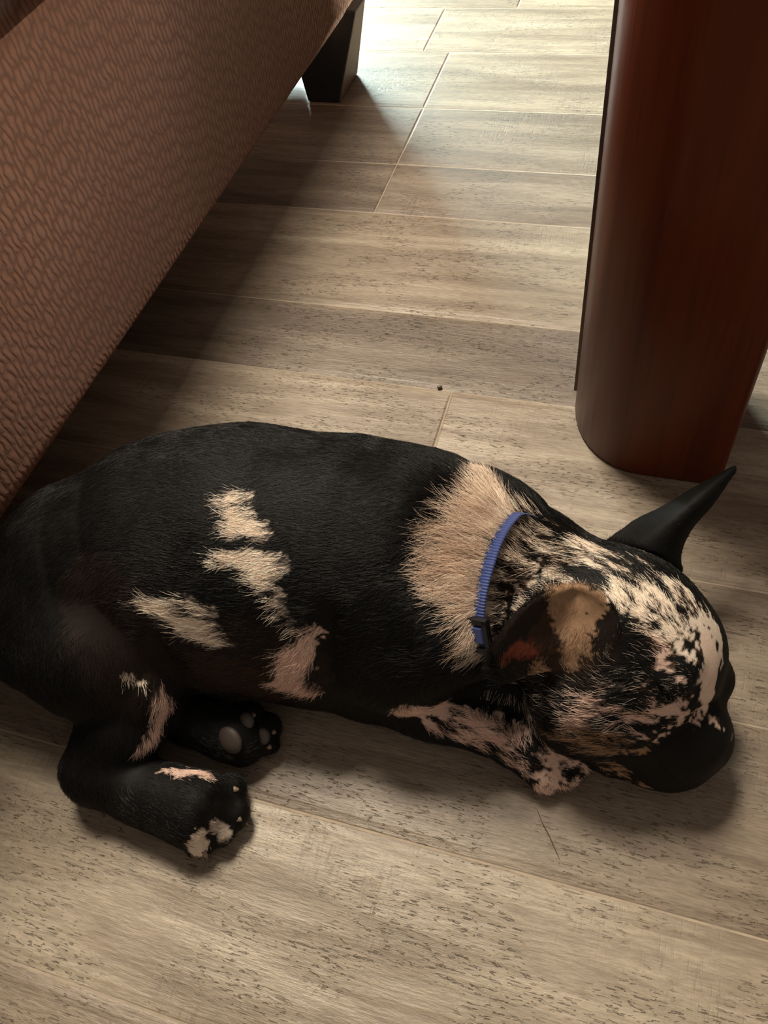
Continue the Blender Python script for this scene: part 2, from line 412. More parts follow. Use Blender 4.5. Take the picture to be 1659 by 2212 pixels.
HF = V3(.88, -.45, .05); HU = V3(.20, .50, .84)
def dog_field(h=.002):
    D = Field((-.50, .03, -.002), (.13, .50, .24), h)
    # trunk
    D.chain([((-0.3655,0.1903,0.0720), .058), ((-0.3335,0.2164,0.0760), .074), ((-0.2858,0.2396,0.0820), .082), ((-0.2252,0.2614,0.0840), .084), ((-0.1581,0.2683,0.0830), .0825), ((-0.1154,0.2704,0.0820), .079), ((-0.0806,0.2730,0.0820), .070), ((-0.0387,0.2663,0.0780), .056), ((-0.0013,0.2571,0.0780), .050)], .02)
    D.ell((-0.3917,0.1933,0.0600), (.040,.050,.054), (1,.5,0), (0,0,1), .02)
    D.ell((-0.2395,0.2612,0.0840), (.11,.075,.080), (1,-.1,0), (0,0,1), .02)
    # belly
    D.cone((-0.2433,0.2184,0.0600), .056, (-0.1682,0.2225,0.0560), .054, .02)
    # right hind leg
    D.chain([((-0.3371,0.1764,0.0780), .052), ((-0.3070,0.1653,0.0780), .048), ((-0.2772,0.1564,0.0660), .028)], .010)
    D.chain([((-0.2776,0.1553,0.0620), .026), ((-0.2852,0.1302,0.0450), .029), ((-0.2978,0.1022,0.0270), .0235)], .008)
    D.chain([((-0.2984,0.1008,0.0240), .022), ((-0.2578,0.0956,0.0220), .0215), ((-0.2236,0.0937,0.0230), .025)], .008)
    for a, b in (((-0.2289,0.0896,0.0220), (-0.2152,0.0784,0.0125)), ((-0.2195,0.0929,0.0240), (-0.2047,0.0875,0.0135)), ((-0.2185,0.0990,0.0250), (-0.1997,0.0988,0.0135)), ((-0.2234,0.1024,0.0250), (-0.2077,0.1115,0.0135))):
        D.cone(a, .013, b, .0118, .003)
    # left hind foot under the belly
    D.chain([((-0.2863,0.1678,0.0300), .022), ((-0.2568,0.1512,0.0180), .017), ((-0.2231,0.1490,0.0180), .019), ((-0.2124,0.1488,0.0180), .020)], .008)
    for b in ((-0.2102,0.1607,0.0240), (-0.1979,0.1585,0.0180), (-0.1968,0.1505,0.0130), (-0.2098,0.1419,0.0110)):
        D.cone((-0.2159,0.1487,0.0180), .011, b, .0105, .003)
    # right fore leg
    D.chain([((-0.0869,0.2372,0.0950), .050), ((-0.1114,0.2159,0.0700), .044), ((-0.1345,0.2042,0.0400), .030)], .010)
    D.chain([((-0.1362,0.2055,0.0310), .028), ((-0.0879,0.1978,0.0270), .0225), ((-0.0409,0.1931,0.0230), .0175), ((-0.0194,0.1859,0.0190), .017)], .008)
    for a, b in (((-0.0217,0.1823,0.0170), (-0.0059,0.1730,0.0115)), ((-0.0161,0.1845,0.0190), (0.0057,0.1787,0.0125)), ((-0.0139,0.1889,0.0200), (0.0111,0.1861,0.0130))):
        D.cone(a, .0115, b, .0105, .003)
    # left fore leg under the head
    D.chain([((-0.0690,0.2285,0.0320), .028), ((-0.0124,0.2161,0.0200), .018), ((0.0263,0.2040,0.0160), .015)], .008)
    # head
    D.ell((0.0243,0.2468,0.0800), (.060,.056,.056), HF, HU, .012)
    D.ell((0.0530,0.2441,0.0660), (.036,.046,.042), HF, HU, .012)
    D.cone((0.0162,0.2202,0.0680), .040, (0.0453,0.2204,0.0580), .036, .014)
    D.cone((0.0103,0.2132,0.0480), .034, (0.0489,0.2099,0.0400), .028, .012)
    # muzzle
    D.ell((0.0751,0.2109,0.0460), (.024,.030,.025), HF, HU, .008)
    D.cone((0.0704,0.2029,0.0400), .023, (0.0588,0.1983,0.0280), .021, .008)
    D.cone((0.0846,0.2117,0.0340), .018, (0.0747,0.2006,0.0240), .0185, .008)
    D.cone((0.0326,0.1955,0.0220), .015, (0.0675,0.1972,0.0180), .016, .006)
    # face: far brow, eyelids, stop, lip line, cheek folds, nose, chest and toe creases
    D.ell((0.0846,0.2451,0.0520), (.014,.018,.014), HF, HU, .010)
    D.ell((0.0545,0.2123,0.1055), (.010,.0135,.010), HF, HU, .006)
    D.ell((0.0583,0.2234,0.1100), (.011,.011,.010), HF, HU, .006)
    D.chain([((0.0478,0.2056,0.1142), .0012), ((0.0527,0.2036,0.1089), .0016), ((0.0602,0.2049,0.1022), .0016), ((0.0675,0.2080,0.0974), .0014)], .003, True)
    D.chain([((0.0729,0.2039,0.0821), .0030), ((0.0788,0.2103,0.0788), .0036), ((0.0856,0.2181,0.0731), .0030)], .006, True)
    D.chain([((0.0722,0.2020,0.0837), .0022), ((0.0660,0.1948,0.0805), .0024), ((0.0570,0.1884,0.0748), .0024), ((0.0495,0.1833,0.0655), .0022), ((0.0378,0.1812,0.0656), .0018)], .005, True)
    D.chain([((0.0513,0.1828,0.0627), .0020), ((0.0602,0.1793,0.0476), .0022), ((0.0695,0.1767,0.0416), .0022)], .005, True)
    D.chain([((0.0091,0.1816,0.0824), .0018), ((0.0283,0.1815,0.0795), .0022), ((0.0452,0.1849,0.0778), .0018)], .005, True)
    D.chain([((0.0227,0.1884,0.0989), .0016), ((0.0389,0.1890,0.0929), .0018), ((0.0566,0.1955,0.0901), .0014)], .006, True)
    D.chain([((-0.0237,0.2537,0.1333), .0030), ((-0.0368,0.2357,0.1283), .0036), ((-0.0424,0.2114,0.1431), .003)], .010, True)
    D.chain([((-0.1420,0.1979,0.1297), .0040), ((-0.1464,0.1857,0.1080), .005), ((-0.1457,0.1767,0.0868), .004)], .012, True)
    D.chain([((-0.2499,0.1650,0.1083), .003), ((-0.2466,0.1593,0.0874), .004), ((-0.2450,0.1535,0.0652), .004)], .010, True)
    D.cone((-0.2063,0.0860,0.0404), .0022, (-0.2030,0.0756,0.0208), .0030, .005, True)
    D.cone((-0.2019,0.0928,0.0378), .0022, (-0.1941,0.0884,0.0212), .0030, .005, True)
    D.cone((-0.2049,0.1010,0.0392), .0022, (-0.1957,0.1045,0.0249), .0030, .005, True)
    D.cone((-0.0067,0.1781,0.0294), .0022, (0.0022,0.1689,0.0198), .0030, .005, True)
    D.cone((-0.0014,0.1802,0.0349), .0022, (0.0115,0.1766,0.0226), .0030, .005, True)
    # ears
    D.cloud(ear_sheet(LEFT_EAR), .0022, .006)
    D.cloud(ear_sheet(RIGHT_EAR), .0024, .006)
    return D

LEFT_EAR = [
  [(0.0088,0.3291,0.0600), (0.0336,0.3139,0.0850), (0.0595,0.3167,0.0600)],
  [(0.0248,0.3421,0.0720), (0.0419,0.3239,0.0920), (0.0562,0.3260,0.0680)],
  [(0.0411,0.3502,0.0820), (0.0516,0.3349,0.0980), (0.0605,0.3413,0.0780)],
  [(0.0595,0.3631,0.0920), (0.0655,0.3535,0.1020), (0.0707,0.3550,0.0900)],
  [(0.0817,0.3780,0.1020), (0.0818,0.3765,0.1030), (0.0814,0.3764,0.1010)]]
RIGHT_EAR = [
  [(-0.0377,0.1923,0.1050), (-0.0094,0.2065,0.1080), (0.0183,0.2096,0.1150)],
  [(-0.0429,0.1980,0.1280), (-0.0135,0.2116,0.1200), (0.0199,0.2191,0.1320)],
  [(-0.0355,0.2131,0.1420), (-0.0119,0.2229,0.1280), (0.0168,0.2292,0.1420)],
  [(-0.0226,0.2264,0.1500), (-0.0060,0.2320,0.1360), (0.0078,0.2357,0.1480)],
  [(-0.0077,0.2387,0.1460), (-0.0064,0.2407,0.1420), (-0.0027,0.2398,0.1460)]]

# coat: each layer paints over the ones before it: (colour, ragged edge in metres, strokes); a stroke is points on the skin with radii
BLACK, CREAM, ROSE, TAN, BROWN, RED, BLAZE, GREY, UMBER = range(9)
COAT_RGB = np.array([(.0060,.0056,.0050), (.87,.72,.58), (.74,.52,.42), (.36,.22,.13), (.040,.022,.013), (.20,.05,.028), (.95,.73,.58), (.42,.35,.29), (.018,.012,.009)])
COAT = [
 (UMBER, .012, [[((-0.2812,0.1751,0.1346), .03), ((-0.2635,0.1574,0.1005), .035)], [((-0.2306,0.1677,0.0950), .035), ((-0.1828,0.1742,0.0909), .04)]]),
 (BROWN, .012, [[((-0.2175,0.1665,0.0831), .014), ((-0.1849,0.1695,0.0752), .018)]]),
 (CREAM, .0065, [[((-0.2142,0.2432,0.1687), .0045), ((-0.2057,0.2454,0.1690), .0045)], [((-0.2077,0.2378,0.1673), .006), ((-0.1988,0.2267,0.1611), .0095)], [((-0.2082,0.2232,0.1608), .004), ((-0.1919,0.2282,0.1610), .006)],
   [((-0.2109,0.2090,0.1524), .004), ((-0.1977,0.2164,0.1556), .0085)], [((-0.1977,0.2158,0.1550), .008), ((-0.1797,0.2123,0.1492), .0085)], [((-0.1885,0.2124,0.1503), .010), ((-0.1830,0.2050,0.1429), .006)],
   [((-0.1761,0.2033,0.1400), .0022), ((-0.1716,0.1957,0.1295), .0025), ((-0.1681,0.1890,0.1165), .003)],
   [((-0.2536,0.1815,0.1341), .005), ((-0.2356,0.1796,0.1239), .0085), ((-0.2222,0.1790,0.1154), .0090), ((-0.2087,0.1768,0.1067), .005)], [((-0.2282,0.1886,0.1343), .0035), ((-0.2194,0.1848,0.1271), .006)],
   [((-0.2680,0.1449,0.0986), .0012), ((-0.2612,0.1452,0.0872), .0012)]]),
 (BLACK, .003, [[((-0.2122,0.2148,0.1564), .0020), ((-0.2004,0.2213,0.1586), .0030), ((-0.1873,0.2213,0.1565), .0022)], [((-0.2337,0.1828,0.1290), .0015), ((-0.2284,0.1822,0.1252), .0015)]]),
 (ROSE, .0065, [[((-0.1534,0.1939,0.1153), .005), ((-0.1613,0.1830,0.1029), .009)], [((-0.1648,0.1795,0.0953), .010), ((-0.1703,0.1714,0.0787), .010)], [((-0.1750,0.1701,0.0769), .007), ((-0.1558,0.1717,0.0726), .006)],
   [((-0.2526,0.1444,0.0736), .006), ((-0.2509,0.1429,0.0627), .006), ((-0.2549,0.1304,0.0547), .007), ((-0.2594,0.1153,0.0508), .0045)], [((-0.2404,0.1076,0.0415), .0035), ((-0.2189,0.1131,0.0373), .0045)]]),
 (CREAM, .003, [[((-0.2090,0.0761,0.0327), .0055), ((-0.2095,0.0706,0.0192), .0065)]]),
 (GREY, .004, [[((-0.2005,0.0875,0.0289), .004), ((-0.1967,0.0835,0.0199), .0055)]]),
 # neck and ruff
 (CREAM, .008, [[((-0.0745,0.3155,0.1395), .004), ((-0.0642,0.2909,0.1488), .012)], [((-0.0635,0.2849,0.1497), .014), ((-0.0714,0.2567,0.1509), .016)], [((-0.0689,0.2516,0.1493), .020), ((-0.0659,0.2309,0.1420), .019)], [((-0.0786,0.2333,0.1467), .008), ((-0.0726,0.2367,0.1459), .010)],
   [((-0.0644,0.2240,0.1383), .014), ((-0.0589,0.2124,0.1278), .010), ((-0.0576,0.2024,0.1151), .004)], [((-0.0541,0.2803,0.1467), .014), ((-0.0488,0.2541,0.1419), .024), ((-0.0468,0.2302,0.1287), .020), ((-0.0476,0.2140,0.1179), .012)],
   [((-0.0311,0.2795,0.1347), .016), ((-0.0099,0.2700,0.1300), .018)], [((-0.0304,0.2597,0.1340), .024), ((-0.0298,0.2423,0.1253), .02)]]),
 # head
 (CREAM, .004, [[((-0.0094,0.2666,0.1302), .022), ((0.0178,0.2602,0.1340), .02), ((0.0451,0.2452,0.1327), .03), ((0.0687,0.2352,0.1166), .026)], [((0.0170,0.2434,0.1356), .02), ((0.0481,0.2226,0.1264), .022)],
   [((0.0610,0.2573,0.1229), .014), ((0.0758,0.2433,0.1095), .012)]]),
 (ROSE, .004, [[((0.0399,0.2114,0.1219), .018), ((0.0500,0.1963,0.0972), .020)], [((0.0068,0.1913,0.0982), .018), ((0.0450,0.1951,0.0973), .022)], [((0.0039,0.1834,0.0801), .016), ((0.0529,0.1907,0.0811), .018)], [((0.0706,0.2075,0.0891), .010), ((0.0787,0.2105,0.0722), .006)], [((0.0157,0.2070,0.1193), .006), ((0.0263,0.2156,0.1275), .007)]]),
 (TAN, .004, [[((-0.0062,0.1841,0.0644), .014), ((0.0294,0.1809,0.0689), .014)], [((0.0305,0.1806,0.0326), .010), ((0.0511,0.1787,0.0271), .008)]]),
 # fore leg
 (ROSE, .005, [[((-0.0954,0.1737,0.0669), .010), ((-0.0736,0.1825,0.0422), .013), ((-0.0431,0.1820,0.0382), .015), ((-0.0211,0.1767,0.0333), .015), ((0.0039,0.1726,0.0183), .018)]]),
 # dark marks of the head and neck
 (BLACK, .003, [[((-0.0663,0.3196,0.1353), .005), ((-0.0417,0.3078,0.1299), .007), ((-0.0114,0.2942,0.1202), .006)], [((-0.0027,0.2531,0.1321), .0055), ((0.0092,0.2551,0.1342), .0060)], [((-0.0330,0.2911,0.1327), .003), ((-0.0252,0.2876,0.1298), .0045)],
   [((-0.0141,0.2706,0.1303), .002), ((-0.0065,0.2652,0.1308), .002)], [((-0.0308,0.2154,0.1451), .003), ((-0.0228,0.2487,0.1279), .003)],
   [((0.0249,0.2234,0.1315), .010), ((0.0354,0.2144,0.1254), .009)], [((0.0262,0.2104,0.1232), .012), ((0.0319,0.2074,0.1204), .010)], [((0.0244,0.1967,0.1088), .006), ((0.0347,0.1970,0.1070), .007)],
   [((-0.0069,0.1960,0.0932), .014), ((-0.0070,0.1865,0.0729), .012)], [((0.0004,0.2025,0.1088), .012), ((0.0000,0.1933,0.0963), .010)],
   [((0.0476,0.2065,0.1150), .007), ((0.0547,0.2029,0.1110), .0085), ((0.0629,0.2061,0.1048), .006)], [((0.0600,0.2173,0.1192), .0045), ((0.0646,0.2156,0.1162), .0055)], [((0.0682,0.2122,0.1034), .002), ((0.0713,0.2129,0.0970), .002)],
   [((0.0889,0.2403,0.0834), .004), ((0.0920,0.2390,0.0692), .004), ((0.0890,0.2281,0.0680), .004)],
   [((0.0186,0.1856,0.0909), .003), ((0.0305,0.1911,0.0949), .004)], [((0.0345,0.1868,0.0868), .003), ((0.0520,0.1923,0.0860), .0035)], [((0.0261,0.1817,0.0739), .003), ((0.0506,0.1874,0.0631), .004)],
   [((0.0306,0.2634,0.1334), .006), ((0.0525,0.2745,0.1203), .006), ((0.0688,0.2590,0.1147), .004)], [((-0.0197,0.1851,0.0367), .004), ((-0.0163,0.1826,0.0357), .004)], [((-0.0803,0.1755,0.0329), .004), ((-0.0727,0.1766,0.0331), .003)]]),
 (BLAZE, .0012, [[((0.0711,0.2372,0.1135), .0065), ((0.0755,0.2281,0.1041), .0085), ((0.0765,0.2181,0.0945), .0075), ((0.0788,0.2154,0.0732), .003)]]),
 (BLACK, .0012, [[((0.0777,0.2068,0.0736), .002), ((0.0822,0.2020,0.0702), .008)], [((0.0899,0.2019,0.0640), .010), ((0.0732,0.1908,0.0674), .014)], [((0.0693,0.1860,0.0623), .016), ((0.0591,0.1821,0.0452), .012)], [((0.0871,0.1936,0.0612), .012), ((0.0789,0.1831,0.0530), .014)], [((0.0660,0.1793,0.0370), .01), ((0.0558,0.1777,0.0339), .006)], [((0.0547,0.1849,0.0550), .006), ((0.0479,0.1809,0.0490), .005)]]),
 (TAN, .0015, [[((0.0302,0.1820,0.0721), .0012), ((0.0458,0.1848,0.0620), .0018), ((0.0549,0.1878,0.0664), .0012)], [((0.0144,0.1799,0.0734), .002), ((0.0320,0.1795,0.0460), .0035), ((0.0528,0.1780,0.0250), .003)]]),
 (ROSE, .001, [[((0.0866,0.2114,0.0688), .0025), ((0.0904,0.2093,0.0661), .003)]]),
 # ears
 (BLACK, .001, [[((0.0342,0.3168,0.0892), .016), ((0.0474,0.3239,0.0937), .016), ((0.0616,0.3450,0.1026), .014), ((0.0745,0.3654,0.1046), .012)], [((0.0199,0.3219,0.0800), .010), ((0.0471,0.2870,0.1145), .012)]]),
]
EAR_COAT = [
 (UMBER, .002, [[((-0.0302,0.2134,0.1381), .012), ((-0.0191,0.2232,0.1411), .010)], [((0.0142,0.2236,0.1377), .010), ((0.0128,0.2085,0.1208), .012)], [((-0.0221,0.2014,0.1124), .012), ((0.0062,0.2045,0.1138), .014)], [((-0.0405,0.1991,0.1326), .006), ((-0.0309,0.2161,0.1465), .007), ((-0.0201,0.2261,0.1514), .005)]]),
 (BROWN, .003, [[((-0.0168,0.2139,0.1258), .012), ((-0.0127,0.2073,0.1171), .012)]]),
 (BROWN, .006, [[((-0.0101,0.2259,0.1343), .014), ((-0.0000,0.2095,0.1186), .012)]]),
 (TAN, .007, [[((-0.0138,0.2290,0.1446), .009), ((0.0036,0.2331,0.1431), .010)], [((-0.0047,0.2252,0.1324), .012), ((-0.0001,0.2150,0.1253), .009), ((-0.0009,0.2076,0.1159), .005)], [((-0.0192,0.2008,0.1088), .004), ((-0.0149,0.2001,0.1061), .004)]]),
 (RED, .004, [[((-0.0369,0.1974,0.1229), .004), ((-0.0314,0.2038,0.1263), .005), ((-0.0236,0.2053,0.1209), .004)]]),
]
# lie of the hair: where, towards where, length, lift
FLOW = [
 ((-0.1070,0.2767,0.1610), (-0.1453,0.2690,0.1658), .009, .10), ((-0.1858,0.2884,0.1645), (-0.2333,0.2746,0.1703), .009, .10), ((-0.1775,0.2396,0.1636), (-0.2156,0.2291,0.1650), .010, .10), ((-0.2042,0.2024,0.1450), (-0.2414,0.1945,0.1448), .010, .10), ((-0.2508,0.2557,0.1707), (-0.2933,0.2368,0.1652), .009, .10), ((-0.2817,0.2103,0.1601), (-0.3154,0.1853,0.1448), .009, .10),
 ((-0.3290,0.1836,0.1429), (-0.3389,0.1566,0.1269), .009, .10), ((-0.3129,0.1423,0.1212), (-0.3090,0.1216,0.0991), .008, .10), ((-0.2743,0.1556,0.1123), (-0.2673,0.1369,0.0867), .008, .10), ((-0.2559,0.1478,0.0827), (-0.2558,0.1351,0.0669), .010, .16), ((-0.2786,0.1154,0.0703), (-0.2839,0.0982,0.0537), .007, .12), ((-0.2530,0.0905,0.0447), (-0.2120,0.0877,0.0442), .006, .10), ((-0.2073,0.0822,0.0312), (-0.2001,0.0808,0.0210), .004, .12),
 ((-0.2274,0.1800,0.1205), (-0.2527,0.1773,0.1271), .011, .10), ((-0.1769,0.1755,0.0910), (-0.2073,0.1696,0.0885), .010, .10), ((-0.1613,0.1813,0.1000), (-0.1779,0.1709,0.0794), .010, .12), ((-0.1073,0.2036,0.1297), (-0.1362,0.1925,0.1083), .009, .10), ((-0.1290,0.2295,0.1536), (-0.1616,0.2225,0.1538), .010, .10), ((-0.1158,0.1783,0.0953), (-0.1237,0.1723,0.0691), .007, .12),
 ((-0.0960,0.1734,0.0748), (-0.0678,0.1839,0.0422), .008, .16), ((-0.0620,0.1854,0.0421), (-0.0308,0.1808,0.0367), .008, .16), ((-0.0121,0.1767,0.0307), (0.0081,0.1731,0.0201), .005, .14),
 ((-0.0605,0.2909,0.1474), (-0.0746,0.3030,0.1470), .016, .22), ((-0.0603,0.2696,0.1502), (-0.0824,0.2684,0.1552), .017, .22), ((-0.0615,0.2489,0.1458), (-0.0847,0.2423,0.1509), .018, .22), ((-0.0599,0.2283,0.1380), (-0.0798,0.2200,0.1420), .016, .22), ((-0.0565,0.2112,0.1253), (-0.0654,0.2015,0.1225), .014, .20), ((-0.0777,0.2100,0.1359), (-0.1010,0.2003,0.1269), .010, .12),
 ((-0.0268,0.2706,0.1339), (-0.0470,0.2730,0.1443), .013, .20), ((-0.0303,0.2450,0.1259), (-0.0485,0.2386,0.1355), .013, .20), ((-0.0058,0.2603,0.1309), (-0.0250,0.2605,0.1319), .011, .16), ((-0.0515,0.3129,0.1329), (-0.0718,0.3239,0.1335), .010, .12),
 ((0.0345,0.2474,0.1353), (0.0094,0.2662,0.1320), .008, .14), ((0.0566,0.2391,0.1266), (0.0393,0.2526,0.1335), .007, .12), ((0.0751,0.2275,0.1052), (0.0699,0.2388,0.1157), .0025, .10), ((0.0764,0.2108,0.0844), (0.0751,0.2207,0.1008), .0022, .10), ((0.0383,0.2196,0.1279), (0.0186,0.2256,0.1413), .008, .14),
 ((0.0422,0.2023,0.1121), (0.0223,0.2002,0.1124), .009, .16), ((0.0547,0.2066,0.1090), (0.0442,0.2046,0.1143), .004, .14), ((0.0335,0.1903,0.0917), (0.0104,0.1871,0.0930), .009, .16), ((0.0056,0.1865,0.0881), (-0.0138,0.1930,0.0752), .010, .16), ((0.0316,0.1819,0.0716), (0.0100,0.1811,0.0751), .009, .16),
 ((0.0853,0.2022,0.0677), (0.0707,0.1902,0.0674), .002, .10), ((0.0674,0.1839,0.0587), (0.0549,0.1788,0.0389), .003, .12), ((0.0731,0.2045,0.0766), (0.0596,0.1950,0.0850), .004, .12), ((-0.0366,0.2099,0.0446), (-0.0360,0.1919,0.0414), .010, .16),
 ((0.0393,0.3198,0.0919), (0.0590,0.3430,0.1020), .003, .10), ((0.0590,0.3430,0.1020), (0.0745,0.3654,0.1046), .0025, .10), ((0.0572,0.3226,0.0708), (0.0560,0.3314,0.0909), .003, .10), ((-0.0059,0.2122,0.1223), (-0.0064,0.2269,0.1340), .006, .12), ((-0.0043,0.2291,0.1364), (-0.0047,0.2373,0.1433), .004, .12), ((-0.0309,0.2043,0.1267), (-0.0281,0.2159,0.1398), .004, .12), ((0.0163,0.2144,0.1282), (0.0157,0.2271,0.1427), .004, .12),
 ((-0.2389,0.1497,0.0367), (-0.2008,0.1483,0.0339), .006, .10)]
COLLAR_PTS = [(-0.0474,0.2873,0.1428), (-0.0577,0.2462,0.1436), (-0.0564,0.2077,0.1216)]
GREYING = [((0.0552,0.2042,0.1146), .018, .35), ((0.0192,0.1926,0.1020), .03, .22), ((-0.0344,0.2067,0.0418), .024, .50), ((-0.0123,0.1973,0.0871), .016, .10), ((0.0261,0.2167,0.1281), .016, .10)]
COLLAR_CEN = (-0.0389,0.2680,0.0750)
BARE = [((0.0916,0.2098,0.0500), .008), ((0.0582,0.2021,0.1082), .0015), ((-0.2117,0.1389,0.0360), .011), ((-0.2052,0.1547,0.0361), .006), ((-0.1932,0.1495,0.0252), .006)]
PADS = [((-0.2118,0.1394,0.0341), (.010, .0095, .0045), (.1, -.8, .6)), ((-0.2056,0.1541,0.0346), (.006, .0065, .004), (.1, -.7, .7)), ((-0.1945,0.1501,0.0250), (.006, .0065, .004), (.2, -.7, .6))]
CLAWS = [((-0.2008,0.1118,0.0234), (-0.1987,0.1139,0.0160), (-0.1966,0.1150,0.0080)), ((-0.1918,0.0955,0.0209), (-0.1899,0.0962,0.0120), (-0.1889,0.0956,0.0050)), ((-0.1976,0.0822,0.0205), (-0.1967,0.0821,0.0100), (-0.1953,0.0809,0.0040)), ((-0.2074,0.0717,0.0170), (-0.2077,0.0702,0.0080), (-0.2072,0.0685,0.0030)),
  ((-0.2036,0.1595,0.0335), (-0.2029,0.1624,0.0260), (-0.2015,0.1637,0.0200)), ((-0.1897,0.1551,0.0231), (-0.1887,0.1575,0.0140), (-0.1874,0.1587,0.0080)), ((-0.1898,0.1457,0.0196), (-0.1900,0.1478,0.0080), (-0.1884,0.1476,0.0040)),
  ((0.0111,0.1734,0.0187), (0.0154,0.1748,0.0090), (0.0182,0.1752,0.0040)), ((0.0158,0.1805,0.0201), (0.0196,0.1824,0.0100), (0.0225,0.1825,0.0040)), ((-0.0039,0.1663,0.0185), (-0.0012,0.1675,0.0070), (0.0008,0.1674,0.0030))]


# ------------------------------------------------------------------ the puppy
DF = dog_field(.002)
DV, DQ = DF.mesh(); DV = smooth(DV, DQ, 2); DV[:, 2] = np.maximum(DV[:, 2], .0004); DN = normals(DV, DQ)

def vnoise(p, seed=0):
    """value noise, 0..1, at points p"""
    i = np.floor(p).astype(np.int64); f = p-i; f = f*f*(3-2*f); out = np.zeros(len(p))
    for a in (0, 1):
        for b in (0, 1):
            for c in (0, 1):
                h = (i[:, 0]+a)*374761393+(i[:, 1]+b)*668265263+(i[:, 2]+c)*2147483647+seed*1274126177
                h = (h ^ (h >> 13))*1274126177 & 0x7fffffff
                h = (h ^ (h >> 16)) & 0xffff
                out += h/65535.*np.where(a, f[:, 0], 1-f[:, 0])*np.where(b, f[:, 1], 1-f[:, 1])*np.where(c, f[:, 2], 1-f[:, 2])
    return out
def stroke_dist(p, stroke):
    d = np.full(len(p), 1.)
    for (a, ra), (b, rb) in zip(stroke[:-1], stroke[1:]) if len(stroke) > 1 else [(stroke[0], stroke[0])]:
        a = np.array(a); b = np.array(b); ab = b-a; L = max(ab@ab, 1e-12)
        t = np.clip(((p-a)@ab)/L, 0, 1)
        d = np.minimum(d, np.linalg.norm(p-a-t[:, None]*ab, axis=1)-(ra+(rb-ra)*t))
    return d
FP = np.array([(np.array(a)+np.array(b))/2 for a, b, l, k in FLOW]); FD = np.array([np.array(b)-np.array(a) for a, b, l, k in FLOW]); FD /= np.linalg.norm(FD, axis=1)[:, None]
FL = np.array([l for a, b, l, k in FLOW]); FK = np.array([k for a, b, l, k in FLOW])
def flow_at(p, n):
    d2 = ((p[:, None, :]-FP[None])**2).sum(2)+2e-5
    wt = 1/d2**2.2; wt /= wt.sum(1)[:, None]
    d = wt@FD; d -= n*(d*n).sum(1)[:, None]
    return d/np.maximum(np.linalg.norm(d, axis=1), 1e-6)[:, None], wt@FL, wt@FK
CQ0, CQ1, CQ2 = [np.array(c) for c in COLLAR_PTS]; CNRM = np.cross(CQ1-CQ0, CQ2-CQ0); CNRM /= np.linalg.norm(CNRM); CNRM *= np.sign(CNRM[0])
def coat_at(p, n):
    """colour of the coat at skin points"""
    d, _, _ = flow_at(p, n)
    g = np.cross(n, d)
    nz = .6*(vnoise(p*210, 1)-.5)*2+.4*(vnoise(p*620, 2)-.5)*2
    col = np.tile(COAT_RGB[BLACK], (len(p), 1)); merle = np.zeros(len(p))
    for li, (ci, rag, strokes) in enumerate(COAT+EAR_COAT):
        m = np.full(len(p), 1.)
        for s in strokes: m = np.minimum(m, stroke_dist(p, s))
        hit = m+rag*nz < 0
        col[hit] = COAT_RGB[ci]
        merle[hit] = 0 if ci in (BLACK, BLAZE, RED, UMBER) else (1 if ci in (CREAM, ROSE, TAN) and li < len(COAT) else .3)
    # merle flecks: dark ticks drawn out along the lie of the hair, on head, neck edge and fore leg
    head = np.clip((p-CQ1)@CNRM/.010, 0, 1)
    dh = stroke_dist(p, FORELEG); leg = np.clip(-dh/.004, 0, 1); head = np.maximum(head, leg)
    ax = V3(.72, -.62, .30); ax /= np.linalg.norm(ax)
    q = p-np.outer((p@ax)*.62, ax)
    fl = .62*vnoise(q*240+3, 5)+.38*vnoise(q*520, 6)
    lo = .16*vnoise(p*42, 9)+.05-.035*leg+.03*(1-leg)-.075*np.clip(-stroke_dist(p, CHEEK)/.006, 0, 1)
    dark = (fl+lo > .665) & (merle*head > .5)
    col[dark] = COAT_RGB[BLACK]*1.4
    br = (~dark) & (fl+lo > .625) & (merle*head > .5)
    col[br] = COAT_RGB[BROWN]*2.0
    return col*(.86+.28*vnoise(p*900, 4))[:, None]
CHEEK = [((0.0054,0.1874,0.0892), .018), ((0.0504,0.1961,0.0946), .020)]
FORELEG = [((-0.1037,0.1887,0.0250), .024), ((-0.0442,0.1866,0.0250), .026), ((0.0039,0.1737,0.0150), .022)]

def coat_material(name, hair):
    s = Nodes(name)
    a = s.n('ShaderNodeAttribute', attribute_name='coat').outputs['Color']
    if hair:
        b = s.n('ShaderNodeBsdfPrincipled', {'Base Color': a, 'Roughness': .40, 'Specular IOR Level': .26})
        s.t.links.new(b.outputs[0], s.out.inputs[0]); return s.m
    p = s.n('ShaderNodeTexCoord').outputs['Object']
    return s.bsdf(a, .6, s.bump(s.noise(p, 1500., 2.), .25, .0005), Specular_IOR_Level=.12)
M_SKIN = coat_material('puppy_skin', False); M_FUR = coat_material('puppy_fur', True)

pup = mesh_ob('puppy', DV, DQ, M_SKIN)
tag(pup, 'sleeping black and cream merle bulldog puppy curled on the plank floor', 'dog')
rgb = coat_at(DV, DN)
at_ = pup.data.attributes.new('coat', 'FLOAT_COLOR', 'POINT'); at_.data.foreach_set('color', np.c_[rgb*.72, np.ones(len(rgb))].astype(np.float32).ravel())

